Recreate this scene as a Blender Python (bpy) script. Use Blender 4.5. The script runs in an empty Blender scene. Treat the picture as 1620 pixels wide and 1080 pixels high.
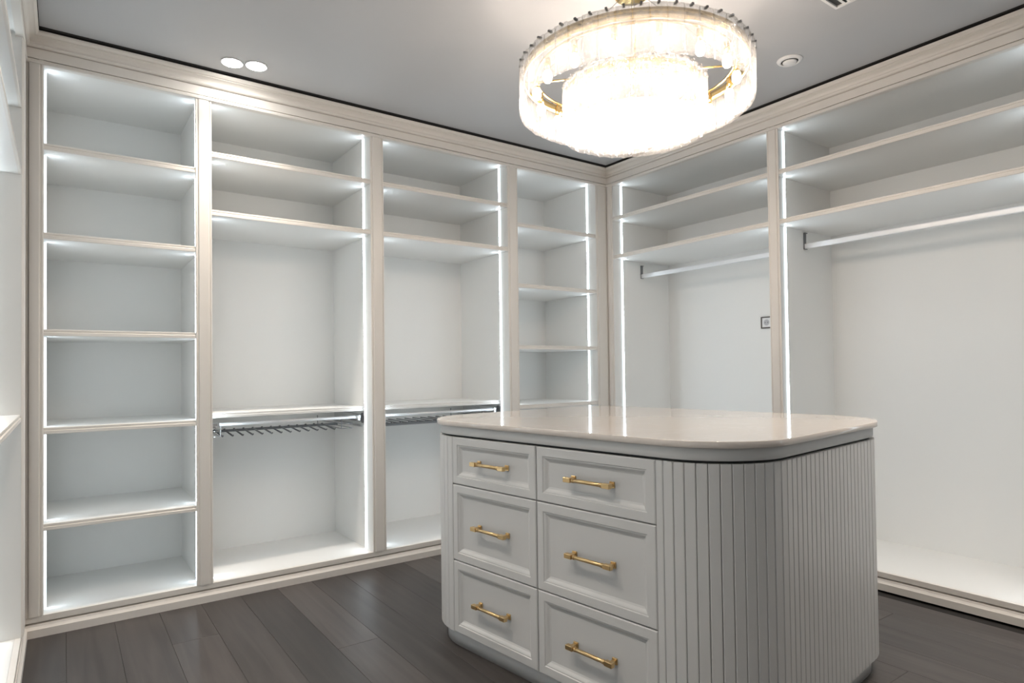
import bpy, bmesh, math, random
from mathutils import Matrix, Vector
random.seed(7)
sc = bpy.context.scene
col = sc.collection
PI = math.pi
sin, cos = math.sin, math.cos

# ------------------------------------------------------------------ camera, world, exposure
CAM_Z, YAW, PITCH, ROLL = 1.1193, 0.6209, 0.0181, -0.0127
cam_d = bpy.data.cameras.new('camera')
cam_d.sensor_width = 36.0
cam_d.lens = 993.83 / 1620 * 36
cam_d.shift_y = (566.42 - 540) / 1620
cam_d.clip_start = 0.02
cam = bpy.data.objects.new('camera', cam_d)
col.objects.link(cam)
hv = Vector((sin(YAW), cos(YAW), 0)); rv = Vector((cos(YAW), -sin(YAW), 0)); zv = Vector((0, 0, 1))
fv = cos(PITCH) * hv + sin(PITCH) * zv
uv0 = -sin(PITCH) * hv + cos(PITCH) * zv
r2 = cos(ROLL) * rv + sin(ROLL) * uv0
u2 = -sin(ROLL) * rv + cos(ROLL) * uv0
M = Matrix((r2, u2, -fv)).transposed().to_4x4()
M.translation = Vector((0, 0, CAM_Z))
cam.matrix_world = M
sc.camera = cam

world = bpy.data.worlds.new('world')
sc.world = world
world.use_nodes = True
world.node_tree.nodes['Background'].inputs[0].default_value = (0.8, 0.85, 0.9, 1)
world.node_tree.nodes['Background'].inputs[1].default_value = 0.05

sc.view_settings.view_transform = 'Standard'
sc.view_settings.look = 'None'
sc.view_settings.gamma = 1
sc.view_settings.use_curve_mapping = False
sc.view_settings.exposure = 1.0

LED_POWER = 14.0
LED_SIDE = 1.1
sc.cycles.caustics_reflective = False; sc.cycles.caustics_refractive = False
sc.cycles.sample_clamp_indirect = 3.0; sc.cycles.blur_glossy = 1.0
sc.cycles.max_bounces = 10; sc.cycles.diffuse_bounces = 5; sc.cycles.glossy_bounces = 4; sc.cycles.transparent_max_bounces = 24
BULB_POWER = 78.0
DOWNLIGHT_POWER = 30.0
BEAM_WATTS = 26.0

# ------------------------------------------------------------------ materials
def mat(name, colr, rough=0.5, metal=0.0, spec=0.5, coat=0.0):
    m = bpy.data.materials.new(name); m.use_nodes = True
    b = m.node_tree.nodes['Principled BSDF']
    b.inputs['Base Color'].default_value = (*colr, 1)
    b.inputs['Roughness'].default_value = rough
    b.inputs['Metallic'].default_value = metal
    b.inputs['Specular IOR Level'].default_value = spec
    b.inputs['Coat Weight'].default_value = coat
    return m

def paint(name, c1, c2, rough, bump=0.02, scale=60):
    """satin lacquer: faint tone variation and fine orange-peel relief"""
    m = mat(name, c1, rough)
    nt = m.node_tree; b = nt.nodes['Principled BSDF']
    tc = nt.nodes.new('ShaderNodeTexCoord')
    n = nt.nodes.new('ShaderNodeTexNoise'); n.inputs['Scale'].default_value = 2.5; n.inputs['Detail'].default_value = 3
    mx = nt.nodes.new('ShaderNodeMix'); mx.data_type = 'RGBA'
    mx.inputs[6].default_value = (*c1, 1); mx.inputs[7].default_value = (*c2, 1)
    nt.links.new(tc.outputs['Object'], n.inputs['Vector'])
    nt.links.new(n.outputs['Fac'], mx.inputs[0])
    nt.links.new(mx.outputs[2], b.inputs['Base Color'])
    if bump:
        n2 = nt.nodes.new('ShaderNodeTexNoise'); n2.inputs['Scale'].default_value = scale
        bp = nt.nodes.new('ShaderNodeBump'); bp.inputs['Strength'].default_value = bump; bp.inputs['Distance'].default_value = 0.002
        nt.links.new(tc.outputs['Object'], n2.inputs['Vector'])
        nt.links.new(n2.outputs['Fac'], bp.inputs['Height'])
        nt.links.new(bp.outputs['Normal'], b.inputs['Normal'])
    return m

def emit(name, colr, strength):
    m = bpy.data.materials.new(name); m.use_nodes = True
    nt = m.node_tree; nt.nodes.clear()
    e = nt.nodes.new('ShaderNodeEmission'); e.inputs[0].default_value = (*colr, 1); e.inputs[1].default_value = strength
    o = nt.nodes.new('ShaderNodeOutputMaterial'); nt.links.new(e.outputs[0], o.inputs[0])
    m.cycles.emission_sampling = 'FRONT'
    return m

M_CREAM = paint('cream_lacquer', (0.80, 0.765, 0.72), (0.79, 0.755, 0.71), 0.38, 0.0)
M_BOARD = paint('pale_board', (0.835, 0.83, 0.81), (0.825, 0.82, 0.80), 0.42, 0.0)
M_GREY = paint('warm_grey_lacquer', (0.635, 0.635, 0.63), (0.625, 0.625, 0.62), 0.4, 0.0)
M_CEIL = paint('ceiling_paint', (0.475, 0.485, 0.50), (0.47, 0.48, 0.495), 0.55, 0.0)
M_WALL = paint('wall_paint', (0.75, 0.74, 0.72), (0.73, 0.72, 0.70), 0.7)
M_GAP = mat('shadow_gap_black', (0.02, 0.018, 0.017), 0.8)
M_BRASS = mat('brushed_brass', (0.74, 0.53, 0.27), 0.28, 1.0)
M_GOLD = mat('polished_gold', (0.85, 0.62, 0.28), 0.2, 1.0)
M_ALU = mat('satin_aluminium', (0.76, 0.77, 0.79), 0.4, 0.3)
M_CHROME = mat('chrome', (0.75, 0.76, 0.78), 0.15, 1.0)
M_DKMET = mat('dark_grey_metal', (0.20, 0.205, 0.215), 0.4, 0.5)
M_WHITE = mat('white_plastic', (0.80, 0.80, 0.80), 0.35)
M_BLACK = mat('black_plastic', (0.03, 0.03, 0.03), 0.4)
M_BROWN = mat('dark_brown_frame', (0.09, 0.07, 0.06), 0.35)
M_LED = emit('led_diffuser', (0.80, 0.915, 1.0), LED_POWER)
M_LEDS = emit('led_diffuser_side', (0.80, 0.93, 1.0), LED_SIDE)
M_BULB = emit('warm_bulb', (1.0, 0.84, 0.70), BULB_POWER)
M_DOWN = emit('downlight_lens', (1.0, 0.96, 0.90), DOWNLIGHT_POWER)

def quartz():
    m = mat('polished_quartz', (0.66, 0.58, 0.52), 0.06, 0, 0.6)
    nt = m.node_tree; b = nt.nodes['Principled BSDF']
    tc = nt.nodes.new('ShaderNodeTexCoord')
    w = nt.nodes.new('ShaderNodeTexNoise'); w.inputs['Scale'].default_value = 2.2; w.inputs['Detail'].default_value = 6; w.inputs['Distortion'].default_value = 1.5
    r = nt.nodes.new('ShaderNodeValToRGB')
    r.color_ramp.elements[0].position = 0.485; r.color_ramp.elements[0].color = (0, 0, 0, 1)
    r.color_ramp.elements[1].position = 0.515; r.color_ramp.elements[1].color = (0, 0, 0, 1)
    e = r.color_ramp.elements.new(0.5); e.color = (1, 1, 1, 1)
    mx = nt.nodes.new('ShaderNodeMix'); mx.data_type = 'RGBA'
    mx.inputs[6].default_value = (0.70, 0.64, 0.59, 1); mx.inputs[7].default_value = (0.725, 0.668, 0.62, 1)
    nt.links.new(tc.outputs['Object'], w.inputs['Vector']); nt.links.new(w.outputs['Fac'], r.inputs[0])
    nt.links.new(r.outputs[0], mx.inputs[0]); nt.links.new(mx.outputs[2], b.inputs['Base Color'])
    return m
M_QUARTZ = quartz()

def oak():
    m = mat('smoked_oak', (0.1, 0.085, 0.078), 0.42)
    nt = m.node_tree; b = nt.nodes['Principled BSDF']
    tc = nt.nodes.new('ShaderNodeTexCoord'); oi = nt.nodes.new('ShaderNodeObjectInfo')
    mp = nt.nodes.new('ShaderNodeMapping'); mp.inputs['Scale'].default_value = (26, 1.6, 10)
    off = nt.nodes.new('ShaderNodeVectorMath'); off.operation = 'ADD'
    sep = nt.nodes.new('ShaderNodeMath'); sep.operation = 'MULTIPLY'; sep.inputs[1].default_value = 37.0
    cmb = nt.nodes.new('ShaderNodeCombineXYZ')
    nt.links.new(oi.outputs['Random'], sep.inputs[0])
    for i in range(3): nt.links.new(sep.outputs[0], cmb.inputs[i])
    nt.links.new(tc.outputs['Object'], mp.inputs[0]); nt.links.new(mp.outputs[0], off.inputs[0]); nt.links.new(cmb.outputs[0], off.inputs[1])
    n = nt.nodes.new('ShaderNodeTexNoise'); n.inputs['Scale'].default_value = 1.0; n.inputs['Detail'].default_value = 6; n.inputs['Distortion'].default_value = 0.6
    nt.links.new(off.outputs[0], n.inputs['Vector'])
    cr = nt.nodes.new('ShaderNodeValToRGB')
    cr.color_ramp.elements[0].position = 0.3; cr.color_ramp.elements[0].color = (0.043, 0.037, 0.0345, 1)
    cr.color_ramp.elements[1].position = 0.75; cr.color_ramp.elements[1].color = (0.072, 0.063, 0.059, 1)
    nt.links.new(n.outputs['Fac'], cr.inputs[0])
    mr = nt.nodes.new('ShaderNodeMapRange'); mr.inputs[3].default_value = 0.68; mr.inputs[4].default_value = 1.45
    nt.links.new(oi.outputs['Random'], mr.inputs[0])
    vm = nt.nodes.new('ShaderNodeVectorMath'); vm.operation = 'SCALE'
    nt.links.new(cr.outputs[0], vm.inputs[0]); nt.links.new(mr.outputs[0], vm.inputs['Scale'])
    nt.links.new(vm.outputs[0], b.inputs['Base Color'])
    bp = nt.nodes.new('ShaderNodeBump'); bp.inputs['Strength'].default_value = 0.12; bp.inputs['Distance'].default_value = 0.002
    nt.links.new(n.outputs['Fac'], bp.inputs['Height']); nt.links.new(bp.outputs[0], b.inputs['Normal'])
    return m
M_OAK = oak()

def rippled_glass():
    m = bpy.data.materials.new('rippled_glass'); m.use_nodes = True
    nt = m.node_tree; nt.nodes.clear()
    o = nt.nodes.new('ShaderNodeOutputMaterial')
    tr = nt.nodes.new('ShaderNodeBsdfTransparent'); tr.inputs[0].default_value = (0.97, 0.97, 0.97, 1)
    tl = nt.nodes.new('ShaderNodeBsdfTranslucent'); tl.inputs[0].default_value = (0.93, 0.92, 0.91, 1)
    gl = nt.nodes.new('ShaderNodeBsdfGlossy'); gl.inputs['Roughness'].default_value = 0.12
    tc = nt.nodes.new('ShaderNodeTexCoord'); oi = nt.nodes.new('ShaderNodeObjectInfo')
    va = nt.nodes.new('ShaderNodeVectorMath'); va.operation = 'ADD'
    sm = nt.nodes.new('ShaderNodeMath'); sm.operation = 'MULTIPLY'; sm.inputs[1].default_value = 11.0
    nt.links.new(oi.outputs['Random'], sm.inputs[0])
    nt.links.new(tc.outputs['Object'], va.inputs[0]); nt.links.new(sm.outputs[0], va.inputs[1])
    mp = nt.nodes.new('ShaderNodeMapping'); mp.inputs['Scale'].default_value = (1, 1, 0.45)
    nt.links.new(va.outputs[0], mp.inputs[0])
    n = nt.nodes.new('ShaderNodeTexVoronoi'); n.inputs['Scale'].default_value = 95; n.feature = 'SMOOTH_F1'
    nt.links.new(mp.outputs[0], n.inputs['Vector'])
    bp = nt.nodes.new('ShaderNodeBump'); bp.inputs['Strength'].default_value = 0.8; bp.inputs['Distance'].default_value = 0.006
    nt.links.new(n.outputs['Distance'], bp.inputs['Height'])
    for s in (tl, gl): nt.links.new(bp.outputs[0], s.inputs['Normal'])
    ramp = nt.nodes.new('ShaderNodeMapRange'); ramp.inputs[1].default_value = 0.1; ramp.inputs[2].default_value = 0.7
    ramp.inputs[3].default_value = 0.02; ramp.inputs[4].default_value = 0.10
    nt.links.new(n.outputs['Distance'], ramp.inputs[0])
    m1 = nt.nodes.new('ShaderNodeMixShader'); nt.links.new(ramp.outputs[0], m1.inputs[0])
    nt.links.new(tr.outputs[0], m1.inputs[1]); nt.links.new(tl.outputs[0], m1.inputs[2])
    m2 = nt.nodes.new('ShaderNodeMixShader'); m2.inputs[0].default_value = 0.16
    nt.links.new(m1.outputs[0], m2.inputs[1]); nt.links.new(gl.outputs[0], m2.inputs[2])
    df = nt.nodes.new('ShaderNodeBsdfDiffuse'); df.inputs[0].default_value = (0.93, 0.92, 0.91, 1)
    nt.links.new(bp.outputs[0], df.inputs['Normal'])
    m3 = nt.nodes.new('ShaderNodeMixShader'); nt.links.new(m2.outputs[0], m3.inputs[1]); nt.links.new(df.outputs[0], m3.inputs[2])
    r3 = nt.nodes.new('ShaderNodeMapRange'); r3.inputs[1].default_value = 0.1; r3.inputs[2].default_value = 0.7
    r3.inputs[3].default_value = 0.02; r3.inputs[4].default_value = 0.11
    nt.links.new(n.outputs['Distance'], r3.inputs[0]); nt.links.new(r3.outputs[0], m3.inputs[0])
    nt.links.new(m3.outputs[0], o.inputs[0])
    return m
M_GLASS = rippled_glass()

# ------------------------------------------------------------------ helpers
def link(name, data, m=None, parent=None, loc=None, rot=None):
    o = bpy.data.objects.new(name, data)
    col.objects.link(o)
    if m is not None and data is not None and not data.materials: data.materials.append(m)
    if parent is not None: o.parent = parent
    if loc is not None: o.location = loc
    if rot is not None: o.rotation_euler = rot
    return o

class MB:
    """collects simple solids into one mesh"""
    def __init__(s): s.v = []; s.f = []; s.sm = []
    def add(s, vs, fs, smooth=False):
        k = len(s.v); s.v += [tuple(v) for v in vs]
        for f in fs: s.f.append([i + k for i in f]); s.sm.append(smooth)
        return s
    def box(s, x0, x1, y0, y1, z0, z1):
        if x0 > x1: x0, x1 = x1, x0
        if y0 > y1: y0, y1 = y1, y0
        if z0 > z1: z0, z1 = z1, z0
        vs = [(x0, y0, z0), (x1, y0, z0), (x1, y1, z0), (x0, y1, z0), (x0, y0, z1), (x1, y0, z1), (x1, y1, z1), (x0, y1, z1)]
        return s.add(vs, [(0, 3, 2, 1), (4, 5, 6, 7), (0, 1, 5, 4), (1, 2, 6, 5), (2, 3, 7, 6), (3, 0, 4, 7)])
    def prism(s, prof, axis, a, b, smooth=False):
        """closed 2-D profile extruded along an axis from a to b"""
        n = len(prof); vs = []
        for t in (a, b):
            for p, q in prof:
                vs.append({'x': (t, p, q), 'y': (p, t, q), 'z': (p, q, t)}[axis])
        fs = [tuple(range(n)), tuple(range(2 * n - 1, n - 1, -1))]
        s.add(vs, fs)
        return s.add(vs, [(i, i + n, (i + 1) % n + n, (i + 1) % n) for i in range(n)], smooth)
    def tube(s, p0, p1, r, n=10, r1=None):
        p0 = Vector(p0); p1 = Vector(p1); d = (p1 - p0).normalized()
        a = d.orthogonal().normalized(); b = d.cross(a); r1 = r if r1 is None else r1
        vs = []
        for p, rr in ((p0, r), (p1, r1)):
            for i in range(n):
                t = 2 * PI * i / n; vs.append(p + rr * (cos(t) * a + sin(t) * b))
        s.add(vs, [(i, (i + 1) % n, (i + 1) % n + n, i + n) for i in range(n)], True)
        return s.add(vs, [tuple(range(n - 1, -1, -1)), tuple(range(n, 2 * n))])
    def lathe(s, prof, n=32, c=(0, 0, 0), closed=False):
        vs = []; k = len(prof)
        for i in range(n):
            t = 2 * PI * i / n
            for r, z in prof: vs.append((c[0] + r * cos(t), c[1] + r * sin(t), c[2] + z))
        fs = []
        for i in range(n):
            j = (i + 1) % n
            for q in range(k if closed else k - 1):
                w = (q + 1) % k
                fs.append((i * k + q, j * k + q, j * k + w, i * k + w))
        return s.add(vs, fs, True)
    def mesh(s, name, bevel=0.0, segs=1):
        me = bpy.data.meshes.new(name)
        me.from_pydata(s.v, [], s.f)
        for p, sm in zip(me.polygons, s.sm): p.use_smooth = sm
        bm = bmesh.new(); bm.from_mesh(me)
        bmesh.ops.remove_doubles(bm, verts=bm.verts, dist=1e-6)
        bmesh.ops.recalc_face_normals(bm, faces=bm.faces)
        if bevel:
            ed = [e for e in bm.edges if len(e.link_faces) == 2 and e.calc_face_angle(0) > 0.6]
            bmesh.ops.bevel(bm, geom=ed, offset=bevel, segments=segs, affect='EDGES', profile=0.5)
        bm.to_mesh(me); bm.free()
        return me
    def obj(s, name, m, parent=None, bevel=0.0, segs=1, loc=None, rot=None):
        return link(name, s.mesh(name, bevel, segs), m, parent, loc, rot)

def thing(name, label, cat, loc=(0, 0, 0), rotz=0.0, group=None):
    o = bpy.data.objects.new(name, None); col.objects.link(o)
    o.empty_display_size = 0.1
    o.location = loc; o.rotation_euler = (0, 0, rotz)
    o['label'] = label; o['category'] = cat
    if group: o['group'] = group
    return o

def struct(o):
    o['kind'] = 'structure'
    return o

# ------------------------------------------------------------------ room shell
XL, XR, D = -0.134, 3.321, 3.40          # front planes of the three wardrobe runs
DEPTH = 0.61                              # inner depth of the wardrobes
Z_BASE, Z_TOP, Z_FASC, Z_CROWN, Z_CEIL = 0.088, 2.488, 2.475, 2.605, 2.6175
YB = -0.62                                # end of the side runs behind the camera
WX0, WX1, WY0, WY1 = XL - 0.66, XR + 0.66, -2.2, D + 0.66

struct(MB().box(WX0 - 0.1, WX1 + 0.1, WY0 - 0.1, WY1 + 0.1, Z_CEIL, Z_CEIL + 0.1).obj('ceiling', M_CEIL))
struct(MB().box(WX0, WX1, WY1, WY1 + 0.1, -0.012, Z_CEIL).obj('wall_back', M_WALL))
struct(MB().box(WX0 - 0.1, WX0, WY0, WY1, -0.012, Z_CEIL).obj('wall_left', M_WALL))
struct(MB().box(WX1, WX1 + 0.1, WY0, WY1, -0.012, Z_CEIL).obj('wall_right', M_WALL))
struct(MB().box(WX0, WX1, WY0 - 0.1, WY0, -0.012, Z_CEIL).obj('wall_front', M_WALL))
floor = struct(MB().box(WX0 - 0.1, WX1 + 0.1, WY0 - 0.1, WY1 + 0.1, -0.06, -0.012).obj('floor', M_GAP))

# oak planks, each one a piece of the floor, running away from the viewer
PW = 0.1786
plank_cache = {}
def plank(x0, y0, y1):
    L = round(y1 - y0, 3)
    if L not in plank_cache:
        w = PW - 0.0007; c = 0.0008
        vs = []
        for z, i in ((-0.012, 0), (-c, 0), (0, c)):
            vs += [(i, i, z), (w - i, i, z), (w - i, L - i - 0.0007, z), (i, L - i - 0.0007, z)]
        fs = [(8, 9, 10, 11)]
        for k in (0, 4): fs += [(k, k + 1, k + 5, k + 4), (k + 1, k + 2, k + 6, k + 5), (k + 2, k + 3, k + 7, k + 6), (k + 3, k, k + 4, k + 7)]
        plank_cache[L] = MB().add(vs, fs).mesh('plank')
    link('plank', plank_cache[L], M_OAK, floor, (x0, y0, 0))
k0 = -3
for k in range(k0, 18):
    x = 0.369 + (k - 2) * PW
    if x > XR - 0.02: break
    if k == 2: joints = [WY0, -0.6, 1.155, 2.955, D]
    elif k == 16: joints = [WY0, -0.47, 1.33, 3.13, D]
    else:
        y = WY0 + random.choice((0.35, 0.7, 1.1, 1.45, 1.75)); joints = [WY0]
        while y < D - 0.25: joints.append(y); y += 1.8
        joints.append(D)
    for a, b in zip(joints, joints[1:]): plank(x, a, b)

# black strips stand in for the shaded gap between stretch ceiling and crown
for n, q in (('trim_1', (XL, XR, D - 0.062, D - 0.02)), ('trim_2', (XR - 0.059, XR - 0.02, WY0, D - 0.062)), ('trim_3', (XL + 0.02, XL + 0.052, WY0, D - 0.062))):
    struct(MB().box(*q, Z_CEIL - 0.004, Z_CEIL).obj(n, M_GAP))

# swept mouldings with mitred corners: profile = (outward distance, z)
def sweep(prof, kind):
    """kind: 'back', 'left' or 'right' run; outward points into the room"""
    mb = MB(); n = len(prof); vs = []
    for t in (0, 1):
        for o, z in prof:
            if kind == 'back': vs.append(((XL + o) if t == 0 else (XR - o), D - o, z))
            elif kind == 'right': vs.append((XR - o, (D - o) if t == 0 else YB, z))
            else: vs.append((XL + o, (D - o) if t == 0 else YB, z))
    mb.add(vs, [tuple(range(n)), tuple(range(2 * n - 1, n - 1, -1))] + [(i, i + n, (i + 1) % n + n, (i + 1) % n) for i in range(n)])
    return mb
crown = [(-0.02, Z_FASC), (0.006, Z_FASC), (0.010, 2.478), (0.010, 2.490), (0.006, 2.494), (-0.007, 2.4945), (-0.007, 2.4985), (0.003, 2.499), (0.003, 2.541),
         (-0.003, 2.5415), (-0.003, 2.545), (0.010, 2.545), (0.016, 2.549), (0.018, 2.554), (0.016, 2.559), (0.010, 2.562), (0.010, 2.566), (0.014, 2.573), (0.021, 2.579), (0.031, 2.5835), (0.034, 2.5845), (0.034, 2.5875), (0.041, 2.588), (0.046, 2.592), (0.050, 2.5965), (0.050, Z_CROWN), (-0.02, Z_CROWN)]
base = [(-0.02, 0.0), (0.012, 0.0), (0.012, 0.034), (0.009, 0.038), (0.004, 0.046), (0.002, 0.054), (-0.019, 0.0545), (-0.019, 0.062), (0.0, 0.0625), (0.0, 0.087), (-0.001, 0.088), (-0.02, 0.088)]
for i, kd in enumerate(('back', 'right', 'left')):
    struct(sweep(crown, kd).obj('trim_%d' % (i + 4), M_CREAM))
    struct(sweep(base, kd).obj('baseboard_' + kd, M_CREAM))

# ------------------------------------------------------------------ wardrobe bays
def pil_profile(w):
    """beaded pilaster: raised centre, a quirk and a bead on each edge"""
    h = [(0.0, -0.0002), (0.0, -0.001), (0.002, -0.004), (0.007, -0.004), (0.009, -0.001), (0.012, -0.001), (0.016, -0.007)]
    return h + [(w - a, b) for a, b in reversed(h)]

def shelf_mesh(x0, x1, y0, z, t):
    mb = MB().box(x0, x1, y0 + 0.010, DEPTH, z, z + t)
    return mb
def edge_mesh(x0, x1, y0, z, t):
    # front lipping: upper rebate, quirk and a rounded lower bead
    pr = [(y0 + 0.010, z), (y0 + 0.002, z), (y0, z + 0.002), (y0, z + t * 0.50), (y0 + 0.002, z + t * 0.56), (y0 + 0.005, z + t * 0.60), (y0 + 0.005, z + t * 0.68), (y0 + 0.003, z + t * 0.72), (y0 + 0.003, z + t - 0.001), (y0 + 0.004, z + t), (y0 + 0.010, z + t)]
    return MB().prism(pr, 'x', x0, x1)

def bay(label, loc, rotz, w, shelves, el=0.0, er=0.0, pil_left=None, pil_right=None, low=None):
    """open wardrobe bay in its own frame: x along the run, y into the carcass.
    w opening width; el/er how far the sides sit behind the pilasters; shelves = [(z bottom, thickness)]"""
    t = thing('open_wardrobe', label, 'wardrobe', loc, rotz, 'open wardrobe bays')
    x0, x1 = -el, w + er
    MB().box(x0 - 0.016, x0, 0.0, DEPTH, Z_BASE, Z_TOP + 0.018).obj('side_panel', M_BOARD, t)
    MB().box(x1, x1 + 0.016, 0.0, DEPTH, Z_BASE, Z_TOP + 0.018).obj('side_panel', M_BOARD, t)
    MB().box(x0 - 0.016, x1 + 0.016, DEPTH, DEPTH + 0.010, 0.062, Z_TOP + 0.018).obj('back_panel', M_BOARD, t)
    MB().box(x0, x1, 0.012, DEPTH, Z_TOP, Z_TOP + 0.018).obj('top_panel', M_BOARD, t)
    MB().box(x0, x1, 0.0205, DEPTH, 0.062, Z_BASE).obj('bottom_panel', M_BOARD, t)
    sh = []
    for z, th in shelves:
        s = shelf_mesh(x0, x1, 0.0, z, th).obj('shelf', M_BOARD, t)
        edge_mesh(x0, x1, 0.0, z, th).obj('edge_trim', M_CREAM, s)
        sh.append((z, z + th))
    if low:
        z, th = low
        s = shelf_mesh(x0, x1, 0.115, z, th).obj('shelf', M_BOARD, t)
        edge_mesh(x0, x1, 0.115, z, th).obj('edge_trim', M_BOARD, s)
    # light strips: one per compartment and side, in a slim channel just behind the front edge
    zs = [Z_BASE] + [q for a in sorted(sh) for q in a] + [Z_TOP]
    for a, b in zip(zs[0::2], zs[1::2]):
        for xa, xb in ((x0, x0 + 0.008), (x1 - 0.008, x1)):
            o = MB().box(xa, xb, 0.080, 0.091, a + 0.003, b - 0.003).obj('light_strip', M_LED, t)
            o.data.materials.append(M_LEDS)
            for p in o.data.polygons: p.material_index = 0 if abs(p.normal.x) > 0.5 else 1
    for q in (pil_left, pil_right):
        if q: pilaster(q[2], Vector(loc) + Matrix.Rotation(rotz, 3, 'Z') @ Vector((q[0], 0, 0)), rotz, q[1] - q[0])
    return t
def pilaster(label, loc, rotz, w):
    o = MB().prism(pil_profile(w), 'z', 0.0, Z_FASC - Z_BASE).obj('pilaster', M_CREAM, None, 0, 1, (loc[0], loc[1], Z_BASE), (0, 0, rotz))
    o['label'] = label; o['category'] = 'pilaster'; o['group'] = 'beaded pilasters'
    return o

def back_x(x): return (x, D, 0)
T = 0.028
R1, R2 = 2.214, 1.929
B1, B2 = 2.200, 1.908
# run along the back wall
s5 = [(2.107, T), (1.716, T), (1.292, T), (0.864, T), (0.448, T)]
bay('narrow shelf bay at the left end of the back wall, five shelves with even gaps', back_x(-0.068), 0, 0.598, s5, 0.0, 0.02,
    (-0.066, 0.0, 'cream pilaster in the left corner of the back wall, beside the narrow shelf bay'),
    (0.598, 0.672, 'cream pilaster between the narrow shelf bay and the comb rack bay'))
bay('hanging bay with a comb-like trouser rack under its lower shelf', back_x(0.604), 0, 0.837, [(B1, T), (B2, T)], 0, 0,
    None, (0.837, 0.919, 'cream pilaster between the two trouser rack bays'), (0.889, 0.025))
bay('hanging bay whose trouser rack has a padded strip, partly behind the island', back_x(1.523), 0, 0.886, [(B1, T), (B2, T)], 0, 0,
    None, (0.886, 0.969, 'cream pilaster between the padded rack bay and the corner shelf bay'), (0.889, 0.025))
s4 = [(2.083, T), (1.672, T), (1.255, T), (0.853, T), (0.440, T)]
bay('narrow shelf bay in the far right corner of the back wall, behind the island', back_x(2.492), 0, 0.716, s4, 0, 0.0,
    None, (0.716, 0.826, 'cream pilaster on the back wall filling the far corner'))
# run along the right wall (local x runs towards the viewer)
def right_y(y): return (XR, y, 0)
bay('hanging bay on the right wall next to the corner, with a socket in its back', right_y(3.336), -PI / 2, 1.259, [(R1, T), (R2, T)], 0, 0,
    (-0.060, 0.0, 'cream pilaster on the right wall filling the far corner'), (1.259, 1.331, 'cream pilaster between the two visible hanging bays of the right wall'))
bay('widest hanging bay on the right wall, nearest the camera, right of the island', right_y(2.005), -PI / 2, 1.19, [(R1, T), (R2, T)], 0.025, 0,
    None, (1.19, 1.262, 'cream pilaster at the near end of the widest right-wall bay, outside the view'))
bay('hanging bay on the right wall just outside the view, beyond the widest one', right_y(0.743), -PI / 2, 1.19, [(R1, T), (R2, T)], 0, 0,
    None, (1.19, 1.262, 'cream pilaster at the near end of the right wall, outside the view'))
# run along the left wall (local x runs away from the viewer)
def left_y(y): return (XL, y, 0)
L1, L2, L3 = 2.190, 1.922, 0.937
bay('shelved bay seen edge-on at the left margin, beside the narrow shelf bay', left_y(1.98), PI / 2, 1.18, [(L1, T), (L2, T), (L3, T)], 0, 0.0,
    (-0.08, 0.0, 'cream pilaster at the near end of the edge-on bay, outside the view'), (1.18, 1.354, 'cream pilaster on the left wall, seen edge-on at the left margin'))
bay('shelved bay on the left wall beside the camera, nearer than the edge-on one', left_y(0.70), PI / 2, 1.20, [(L1, T), (L2, T), (L3, T)], 0, 0,
    (-0.08, 0.0, 'cream pilaster on the left wall beside the camera, outside the view'), None)
bay('shelved bay on the left wall behind the camera', left_y(-0.54), PI / 2, 1.16, [(L1, T), (L2, T), (L3, T)], 0, 0,
    (-0.08, 0.0, 'cream pilaster at the near end of the left wall, behind the camera'), None)

# ------------------------------------------------------------------ hanging rails on the right wall
def rail(label, y_left, y_right, zb):
    x = XR + 0.30
    t = thing('clothes_rail', label, 'clothes rail', (x, y_left, zb), 0, 'hanging rails')
    L = y_left - y_right
    def sq(a): return math.copysign(abs(a) ** 0.45, a)
    pr = [(0.0075 * sq(cos(2 * PI * i / 20)), 0.016 * sq(sin(2 * PI * i / 20)) + 0.016) for i in range(20)]
    MB().prism(pr, 'y', -0.004, -L + 0.004).obj('bar', M_ALU, t)
    for s in (0, 1):
        y0, y1 = ((-0.004, -0.0005) if s == 0 else (-L + 0.0005, -L + 0.004))
        mb = MB().box(-0.012, 0.012, y0, y1, -0.002, 0.097)
        yy = -0.014 if s == 0 else -L + 0.004
        mb.box(-0.010, 0.010, yy, yy + 0.010, -0.003, 0.0)
        mb.box(-0.012, 0.012, yy, yy + 0.010, 0.093, 0.097)
        mb.obj('bracket', M_DKMET, t, 0.0008)
    return t
rail('slim aluminium hanging rail in the right-wall bay next to the corner', 3.336, 2.077, 1.806)
rail('long aluminium hanging rail in the widest right-wall bay nearest the camera', 2.030, 0.815, 1.818)
rail('aluminium hanging rail in the right-wall bay just outside the view', 0.743, -0.447, 1.818)

# ------------------------------------------------------------------ socket
sk = thing('power_socket', 'square power socket with dark brown frame on the right-wall bay back', 'socket', (XR + DEPTH, 2.482, 1.383), -PI / 2)
fr = MB()
for q in ((-0.042, 0.042, 0.032, 0.040), (-0.042, 0.042, -0.040, -0.032), (-0.042, -0.034, -0.032, 0.032), (0.034, 0.042, -0.032, 0.032)):
    fr.box(q[0], q[1], -0.009, -0.0002, 0.037 + q[2], 0.037 + q[3])
fr.obj('frame', M_BROWN, sk)
ring = MB().lathe([(0.022, -0.006), (0.026, -0.006), (0.026, 0.0), (0.022, 0.0)], 24, (0, 0, 0), True)
pl = MB().box(-0.033, 0.033, -0.007, -0.0002, 0.005, 0.069).obj('plate', M_WHITE, sk)
cup = MB().tube((0, -0.0078, 0.037), (0, -0.0072, 0.037), 0.021, 24).obj('socket_well', mat('socket_grey', (0.5, 0.5, 0.52), 0.5), pl)
for dx in (-0.0095, 0.0095):
    MB().tube((dx, -0.0086, 0.037), (dx, -0.0078, 0.037), 0.003, 10).obj('pin_hole', M_BLACK, pl)

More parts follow.
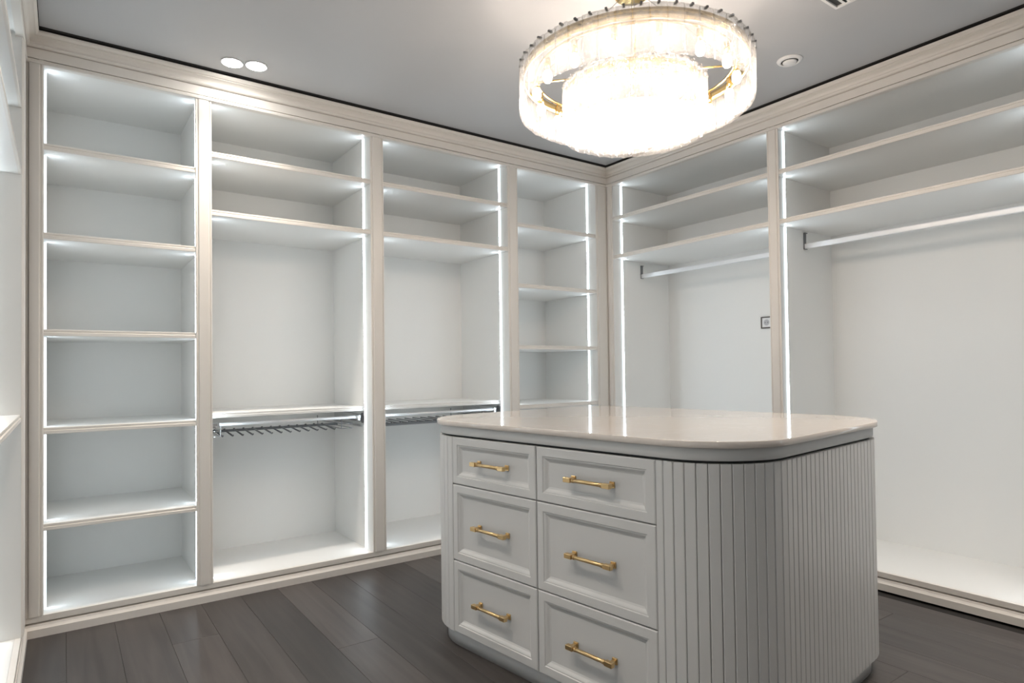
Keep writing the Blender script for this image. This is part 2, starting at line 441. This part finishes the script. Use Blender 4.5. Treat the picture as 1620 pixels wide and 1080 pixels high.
# ------------------------------------------------------------------ trouser racks
def rack(label, x0, x1, tray):
    W = x1 - x0
    t = thing('trouser_rack', label, 'trouser rack', (x0, D + 0.115, 0.785), 0, 'pull-out trouser racks')
    # front pull bar (flat oval aluminium) on two chrome end blocks
    pr = [(0.020 + 0.008 * cos(2 * PI * i / 12), 0.068 + 0.0085 * sin(2 * PI * i / 12)) for i in range(12)]
    MB().prism(pr, 'x', 0.055, W - 0.045, True).obj('pull_bar', M_ALU, t)
    for s in (0, 1):
        xa = 0.012 if s == 0 else W - 0.046
        MB().box(xa, xa + 0.034, 0.011, 0.030, 0.058, 0.078).box(xa + 0.008, xa + 0.026, 0.012, 0.024, 0.048, 0.058).obj('end_block', M_CHROME, t, 0.002)
        xs = 0.001 if s == 0 else W - 0.011
        MB().box(xs, xs + 0.010, 0.03, 0.47, 0.040, 0.082).box(xs, xs + 0.010, 0.03, 0.47, 0.008, 0.018).obj('slide', M_CHROME, t, 0.001)
        xb = 0.001 if s == 0 else W - 0.008
        MB().tube((xb, 0.012, 0.062), (xb + 0.007, 0.012, 0.062), 0.030, 20).obj('side_disc', M_DKMET, t)
        xc = 0.062 if s == 0 else W - 0.13
        wires = MB()
        for z in (0.006, 0.034):
            wires.tube((xc, 0.022, z), (xc, 0.44, z), 0.0022, 6)
            wires.tube((xc + (0.066 if s else -0.044), 0.022, z), (xc + (0.066 if s else -0.044), 0.44, z), 0.0022, 6)
            wires.tube((xc + (0.066 if s else -0.044), 0.022, z), (xc, 0.022, z), 0.0022, 6)
        wires.tube((xc, 0.022, 0.004), (xc, 0.022, 0.062), 0.0026, 6)
        wires.tube((xc, 0.44, 0.004), (xc, 0.44, 0.062), 0.0026, 6)
        wires.obj('wire_basket', M_CHROME if s == 0 else M_DKMET, t)
    if tray:
        # tines run back from a padded dark strip at the front
        MB().box(0.03, W - 0.05, 0.092, 0.104, -0.004, 0.013).obj('padded_strip', M_DKMET, t, 0.003)
        tine = None
        for i in range(13):
            if tine is None:
                tine = MB().tube((0, 0.105, 0.008), (0, 0.40, 0.012), 0.004, 8).tube((0, 0.098, 0.012), (0, 0.098, 0.019), 0.005, 8).mesh('tine')
            link('tine', tine, M_DKMET, t, (0.075 + i * (W - 0.17) / 12, 0, 0))
    else:
        MB().box(0.03, W - 0.05, 0.300, 0.316, 0.004, 0.018).obj('comb_rail', M_DKMET, t, 0.002)
        n = 13
        tine = None
        for i in range(n):
            x = 0.085 + i * (W - 0.23) / (n - 1)
            if tine is None:
                mb = MB()
                mb.tube((0, 0.32, 0.017), (0, 0.095, -0.001), 0.0044, 8); mb.tube((0, 0.095, -0.001), (0, 0.080, 0.004), 0.0044, 8, 0.003)
                mb.tube((0, 0.308, 0.016), (0, 0.308, 0.023), 0.005, 8)
                tine = mb.mesh('tine')
            link('tine', tine, M_DKMET, t, (x, 0, 0))
    return t
rack('pull-out trouser rack with a comb of dark tines below a silver bar', 0.604, 1.441, False)
rack('pull-out trouser rack with a dark padded strip below a silver bar, partly behind island', 1.523, 2.409, True)

# ------------------------------------------------------------------ island chest
ISL = thing('dressing_island', 'grey dressing island with six brass-handled drawers, fluted rounded corners and stone top', 'island', (1.439, 0.981, 0), 0.1216)
U, V, RC = 1.18, 1.505, 0.25
def rrect(u0, u1, v0, v1, r, n=14):
    pts = []
    for cx, cy, a in ((u1 - r, v1 - r, 0), (u0 + r, v1 - r, PI / 2), (u0 + r, v0 + r, PI), (u1 - r, v0 + r, 1.5 * PI)):
        for i in range(n + 1):
            t = a + PI / 2 * i / n; pts.append((cx + r * cos(t), cy + r * sin(t)))
    return pts
def slab(ins, z0, z1, name, m, edge=0.0):
    mb = MB()
    lv = [(ins + edge, z0), (ins, z0 + edge), (ins, z1 - edge), (ins + edge, z1)] if edge else [(ins, z0), (ins, z1)]
    rings = [[(a, b, z) for a, b in rrect(i, U - i, i, V - i, RC - i)] for i, z in lv]
    n = len(rings[0]); vs = [p for r in rings for p in r]
    for k in range(len(rings) - 1):
        mb.add(vs, [(k * n + i, k * n + (i + 1) % n, (k + 1) * n + (i + 1) % n, (k + 1) * n + i) for i in range(n)], True)
    mb.add(rings[0], [tuple(range(n - 1, -1, -1))]); mb.add(rings[-1], [tuple(range(n))])
    return mb.obj(name, m, ISL)
slab(0.026, 0.0, 0.067, 'plinth', M_GREY)
slab(0.021, 0.067, 0.8505, 'carcass', M_GREY)
slab(0.016, 0.8505, 0.858, 'shadow_groove', M_BLACK)
slab(0.003, 0.858, 0.8945, 'frieze', M_GREY, 0.001)
slab(-0.012, 0.8945, 0.914, 'countertop', M_QUARTZ, 0.0016)

# fluted slats around the body
ZS0, ZS1 = 0.067, 0.850
def slat_mesh(w, arc=False):
    g = 0.0009; c = 0.0022; d = 0.021
    k = (0.010 * 2 * math.tan(math.radians(3.75))) if arc else 0
    pr = [(-w / 2 + g + k, d), (-w / 2 + g, c), (-w / 2 + g + c, 0), (w / 2 - g - c, 0), (w / 2 - g, c), (w / 2 - g - k, d)]
    return MB().prism(pr, 'z', ZS0, ZS1).mesh('slat')
NARC = 12
m_arc = slat_mesh(2 * RC * math.tan(PI / 4 / NARC), True)
for cx, cy, a in ((U - RC, V - RC, 0), (RC, V - RC, PI / 2), (RC, RC, PI), (U - RC, RC, 1.5 * PI)):
    for i in range(NARC):
        t = a + (i + 0.5) * PI / 2 / NARC
        # local +y points inwards
        link('slat', m_arc, M_GREY, ISL, (cx + RC * cos(t), cy + RC * sin(t), 0), (0, 0, t + PI / 2))
def run(p0, p1, n, rot):
    p0 = Vector(p0); p1 = Vector(p1); L = (p1 - p0).length
    me = slat_mesh(L / n)
    for i in range(n):
        p = p0.lerp(p1, (i + 0.5) / n)
        link('slat', me, M_GREY, ISL, (p.x, p.y, 0), (0, 0, rot))
run((RC, 0), (U - RC, 0), 21, 0)
run((RC, V), (U - RC, V), 21, PI)
run((U, RC), (U, V - RC), 31, PI / 2)
DV0, DVM0, DVM1, DV1 = 0.276, 0.7705, 0.7735, 1.254
run((0, RC), (0, DV0), 1, -PI / 2)
run((0, DV1), (0, V - RC), 1, -PI / 2)

# handles: brass bar with square end blocks, collars and square-footed posts
hb = MB()
n = 8
hb.tube((-0.031, -0.066, 0), (-0.031, 0.066, 0), 0.0068, 8)
for s in (-1, 1):
    hb.box(-0.040, -0.023, s * 0.066, s * 0.096, -0.0078, 0.0078)
    hb.tube((-0.031, s * 0.055, 0), (-0.031, s * 0.062, 0), 0.0078, 12)
    hb.box(-0.0245, -0.004, s * 0.074, s * 0.087, -0.0055, 0.0055)
    hb.box(-0.006, 0.0005, s * 0.071, s * 0.090, -0.010, 0.010)
HANDLE = hb.mesh('handle', 0.0011)

def drawer(v0, v1, z0, z1):
    mb = MB()
    rings = [(0.0, 0.0205), (0.0, 0.003), (0.003, 0.0), (0.030, 0.0), (0.032, 0.003), (0.036, 0.0032), (0.040, 0.0055), (0.046, 0.0105), (0.052, 0.0125)]
    vs = []
    for i, u in rings: vs += [(u, v0 + i, z0 + i), (u, v1 - i, z0 + i), (u, v1 - i, z1 - i), (u, v0 + i, z1 - i)]
    for k in range(len(rings) - 1):
        mb.add(vs, [(4 * k + i, 4 * k + (i + 1) % 4, 4 * k + 4 + (i + 1) % 4, 4 * k + 4 + i) for i in range(4)])
    mb.add(vs[:4], [(3, 2, 1, 0)]); mb.add(vs[-4:], [(0, 1, 2, 3)])
    d = mb.obj('drawer', M_GREY, ISL)
    h = link('handle', HANDLE, M_BRASS, d, (0.0125, (v0 + v1) / 2, (z0 + z1) / 2))
    h['label'] = 'brass bar handle'
    return d
for v0, v1 in ((DV0, DVM0), (DVM1, DV1)):
    for z0, z1 in ((0.662, 0.8495), (0.356, 0.6585), (0.068, 0.3525)):
        drawer(v0 + 0.001, v1 - 0.001, z0, z1)

# ------------------------------------------------------------------ chandelier
dep, lat = 2.475, 0.496
CX, CY = dep * sin(YAW) + lat * cos(YAW), dep * cos(YAW) - lat * sin(YAW)
CH = thing('chandelier', 'round two-tier chandelier of textured glass plates on gilded rings above the island', 'chandelier', (CX, CY, 0))
ZU0, ZU1, RU = 2.142, 2.308, 0.450
ZL0, ZL1, RL = 2.047, 2.232, 0.278
MB().lathe([(0.0, Z_CEIL - 0.022), (0.062, Z_CEIL - 0.022), (0.068, Z_CEIL - 0.018), (0.068, Z_CEIL - 0.0002), (0.0, Z_CEIL - 0.0002)], 40).obj('canopy', M_GOLD, CH)
def frame(R, z, name):
    mb = MB().lathe([(R - 0.018, z - 0.042), (R - 0.014, z - 0.042), (R - 0.014, z - 0.004), (R - 0.018, z - 0.004)], 72, (0, 0, 0), True)
    mb.lathe([(R - 0.069, z - 0.028), (R - 0.061, z - 0.028), (R - 0.061, z - 0.020), (R - 0.069, z - 0.020)], 72, (0, 0, 0), True)
    return mb.obj(name, M_GOLD, CH)
frame(RU, ZU1, 'upper_ring'); frame(RL, ZL1, 'lower_ring')
sp = MB()
for i in range(4):
    t = PI / 4 + i * PI / 2
    sp.tube((0.0, 0.0, ZU1 - 0.021), ((RU - 0.018) * cos(t), (RU - 0.018) * sin(t), ZU1 - 0.021), 0.004, 8)
    sp.tube(((RL - 0.065) * cos(t), (RL - 0.065) * sin(t), ZL1 - 0.02), ((RL - 0.065) * cos(t), (RL - 0.065) * sin(t), ZU1 - 0.02), 0.004, 8)
sp.obj('spokes', M_GOLD, CH)
for i in range(4):
    t = PI / 4 + i * PI / 2
    MB().tube((0.04 * cos(t), 0.04 * sin(t), Z_CEIL - 0.020), ((RU - 0.06) * cos(t), (RU - 0.06) * sin(t), ZU1 - 0.018), 0.0011, 6).obj('suspension_wire', M_DKMET, CH)
FROST = bpy.data.materials.new('frosted_glass'); FROST.use_nodes = True
_nt = FROST.node_tree; _nt.nodes.clear()
_o = _nt.nodes.new('ShaderNodeOutputMaterial'); _t = _nt.nodes.new('ShaderNodeBsdfTranslucent'); _t.inputs[0].default_value = (0.9, 0.89, 0.88, 1)
_g = _nt.nodes.new('ShaderNodeBsdfTransparent'); _m = _nt.nodes.new('ShaderNodeMixShader'); _m.inputs[0].default_value = 0.35
_nt.links.new(_g.outputs[0], _m.inputs[1]); _nt.links.new(_t.outputs[0], _m.inputs[2]); _nt.links.new(_m.outputs[0], _o.inputs[0])
MB().lathe([(0.0, ZL0 + 0.030), (RL - 0.012, ZL0 + 0.030), (RL - 0.012, ZL0 + 0.034), (0.0, ZL0 + 0.034)], 48).obj('glare_disc', FROST, CH)  # added disc, turns bulb light into white glare inside the lower ring
def glass_mesh(w, h):
    mb = MB(); nx, nz = 4, 9; t = 0.007
    vs = []
    for s in (0, 1):
        for j in range(nz + 1):
            for i in range(nx + 1):
                x = (i / nx - 0.5) * w; z = j / nz * h
                rip = 0.0012 * sin(37 * x / w + 1.7 * j) + 0.001 * cos(2.3 * j + 3 * i)
                if 0 < i < nx and 0 < j: y = rip
                else: y = 0
                if j == 0: z += 0.0022 * sin(2.1 * i + 0.6)
                vs.append((x, (y - t / 2) if s == 0 else (t / 2 - 0.6 * y), z))
    N = (nx + 1) * (nz + 1)
    fs = []
    for j in range(nz):
        for i in range(nx):
            a = j * (nx + 1) + i
            fs.append((a, a + 1, a + nx + 2, a + nx + 1)); fs.append((N + a, N + a + nx + 1, N + a + nx + 2, N + a + 1))
    for i in range(nx):
        fs.append((i, N + i, N + i + 1, i + 1)); q = nz * (nx + 1) + i; fs.append((q, q + 1, N + q + 1, N + q))
    for j in range(nz):
        a = j * (nx + 1); fs.append((a, a + nx + 1, N + a + nx + 1, N + a)); q = a + nx; fs.append((q, N + q, N + q + nx + 1, q + nx + 1))
    return mb.add(vs, fs, True).mesh('glass_plate')
clip_me = MB().box(-0.004, 0.004, -0.007, 0.010, -0.003, 0.003).mesh('clip')
for R, z0, z1, n in ((RU, ZU0, ZU1, 50), (RL, ZL0, ZL1, 31)):
    me = glass_mesh(2 * PI * R / n * 0.975, z1 - z0)
    for i in range(n):
        t = 2 * PI * (i + 0.5) / n
        g = link('glass_plate', me, M_GLASS, CH, (R * cos(t), R * sin(t), z0 + random.uniform(-0.002, 0.002)), (random.uniform(-0.02, 0.02), 0, t + PI / 2))
        link('clip', clip_me, M_DKMET, g, (0, 0, z1 - z0 + 0.001))
bulb_me = MB().lathe([(0.0, -0.026), (0.010, -0.024), (0.016, -0.014), (0.017, 0.0), (0.014, 0.012), (0.009, 0.020), (0.0, 0.022)], 10).mesh('bulb')
cap_me = MB().tube((0, 0, 0.018), (0, 0, 0.066), 0.011, 12).mesh('lamp_holder')
for R, z, n in ((RU - 0.065, ZU1 - 0.100, 16), (RL - 0.065, ZL1 - 0.100, 6)):
    for i in range(n):
        t = 2 * PI * i / n + 0.2
        b = link('bulb', bulb_me, M_BULB, CH, (R * cos(t), R * sin(t), z))
        link('lamp_holder', cap_me, M_GOLD, b, (0, 0, 0))

# ------------------------------------------------------------------ ceiling fittings
def downlight(label, x, y, lens=True):
    t = thing('downlight', label, 'downlight', (x, y, Z_CEIL - 0.006), 0, 'round ceiling downlights')
    MB().lathe([(0.046, 0.001), (0.048, 0.0), (0.051, 0.002), (0.051, 0.0058), (0.046, 0.0058)], 40, (0, 0, 0), True).obj('rim', M_WHITE, t)
    MB().tube((0, 0, 0.0012), (0, 0, 0.0056), 0.0455, 40).obj('lens', M_DOWN, t)
    ld = bpy.data.lights.new('beam', 'SPOT'); ld.energy = BEAM_WATTS; ld.color = (1.0, 0.88, 0.76); ld.spot_size = math.radians(92); ld.spot_blend = 1.0; ld.shadow_soft_size = 0.04
    lo = bpy.data.objects.new('beam', ld); col.objects.link(lo); lo.parent = t; lo.location = (0, 0, -0.004)
    return t
downlight('glowing round downlight in the ceiling, left one of the pair', 0.664, 3.217)
downlight('glowing round downlight in the ceiling, right one of the pair', 0.768, 3.187)
for i, (x, y) in enumerate(((0.10, 0.9), (0.21, 0.9), (2.6, -0.9), (2.6, 0.3), (1.6, -0.9), (0.10, 1.85), (0.21, 1.85), (2.44, 0.70), (2.56, 0.70))):  # extra lamps out of view, added to brighten the room
    pos = ('ahead of the camera, left one', 'ahead of the camera, right one', 'behind the camera on the right', 'right of the camera, past the grille', 'straight behind the camera', 'left of the chandelier, left one', 'left of the chandelier, right one', 'at the near end of the island, left one', 'at the near end of the island, right one')[i]
    downlight('added fill downlight ' + pos + ', outside the view', x, y)

vt = thing('ceiling_vent', 'small white round vent valve in the ceiling right of the chandelier', 'vent', (2.897, 1.68, Z_CEIL - 0.016))
MB().lathe([(0.040, 0.006), (0.046, 0.004), (0.058, 0.012), (0.060, 0.0158), (0.040, 0.0158)], 40, (0, 0, 0), True).obj('rim', M_WHITE, vt)
MB().lathe([(0.0, -0.003), (0.022, -0.002), (0.031, 0.002), (0.033, 0.006), (0.0, 0.006)], 36).obj('disc', M_WHITE, vt)
MB().tube((0, 0, 0.0062), (0, 0, 0.0155), 0.012, 16).obj('stem', M_DKMET, vt)
MB().tube((0, 0, 0.0150), (0, 0, 0.0158), 0.0395, 36).obj('throat', M_BLACK, vt)

gx0, gx1, gy0, gy1 = 1.98, 2.636, 1.02, 1.321
gr = thing('ceiling_grille', 'rectangular ceiling grille cut off by the top edge, right of chandelier', 'grille', ((gx0 + gx1) / 2, (gy0 + gy1) / 2, Z_CEIL - 0.008))
hx, hy = (gx1 - gx0) / 2, (gy1 - gy0) / 2
fm = MB()
for q in ((-hx, hx, -hy, -hy + 0.012), (-hx, hx, hy - 0.012, hy), (-hx, -hx + 0.012, -hy + 0.012, hy - 0.012), (hx - 0.012, hx, -hy + 0.012, hy - 0.012)):
    fm.box(*q, 0, 0.0078)
fm.obj('frame', M_WHITE, gr, 0.001)
MB().box(-hx + 0.012, hx - 0.012, -hy + 0.012, hy - 0.012, 0.0068, 0.0078).obj('duct_opening', M_BLACK, gr)
sl = MB().box(-hx + 0.013, hx - 0.013, -0.007, 0.007, 0.0015, 0.0035).mesh('slat')
for i in range(12):
    link('slat', sl, M_WHITE, gr, (0, -hy + 0.033 + i * (2 * hy - 0.075) / 11, 0.001), (0.32, 0, 0))
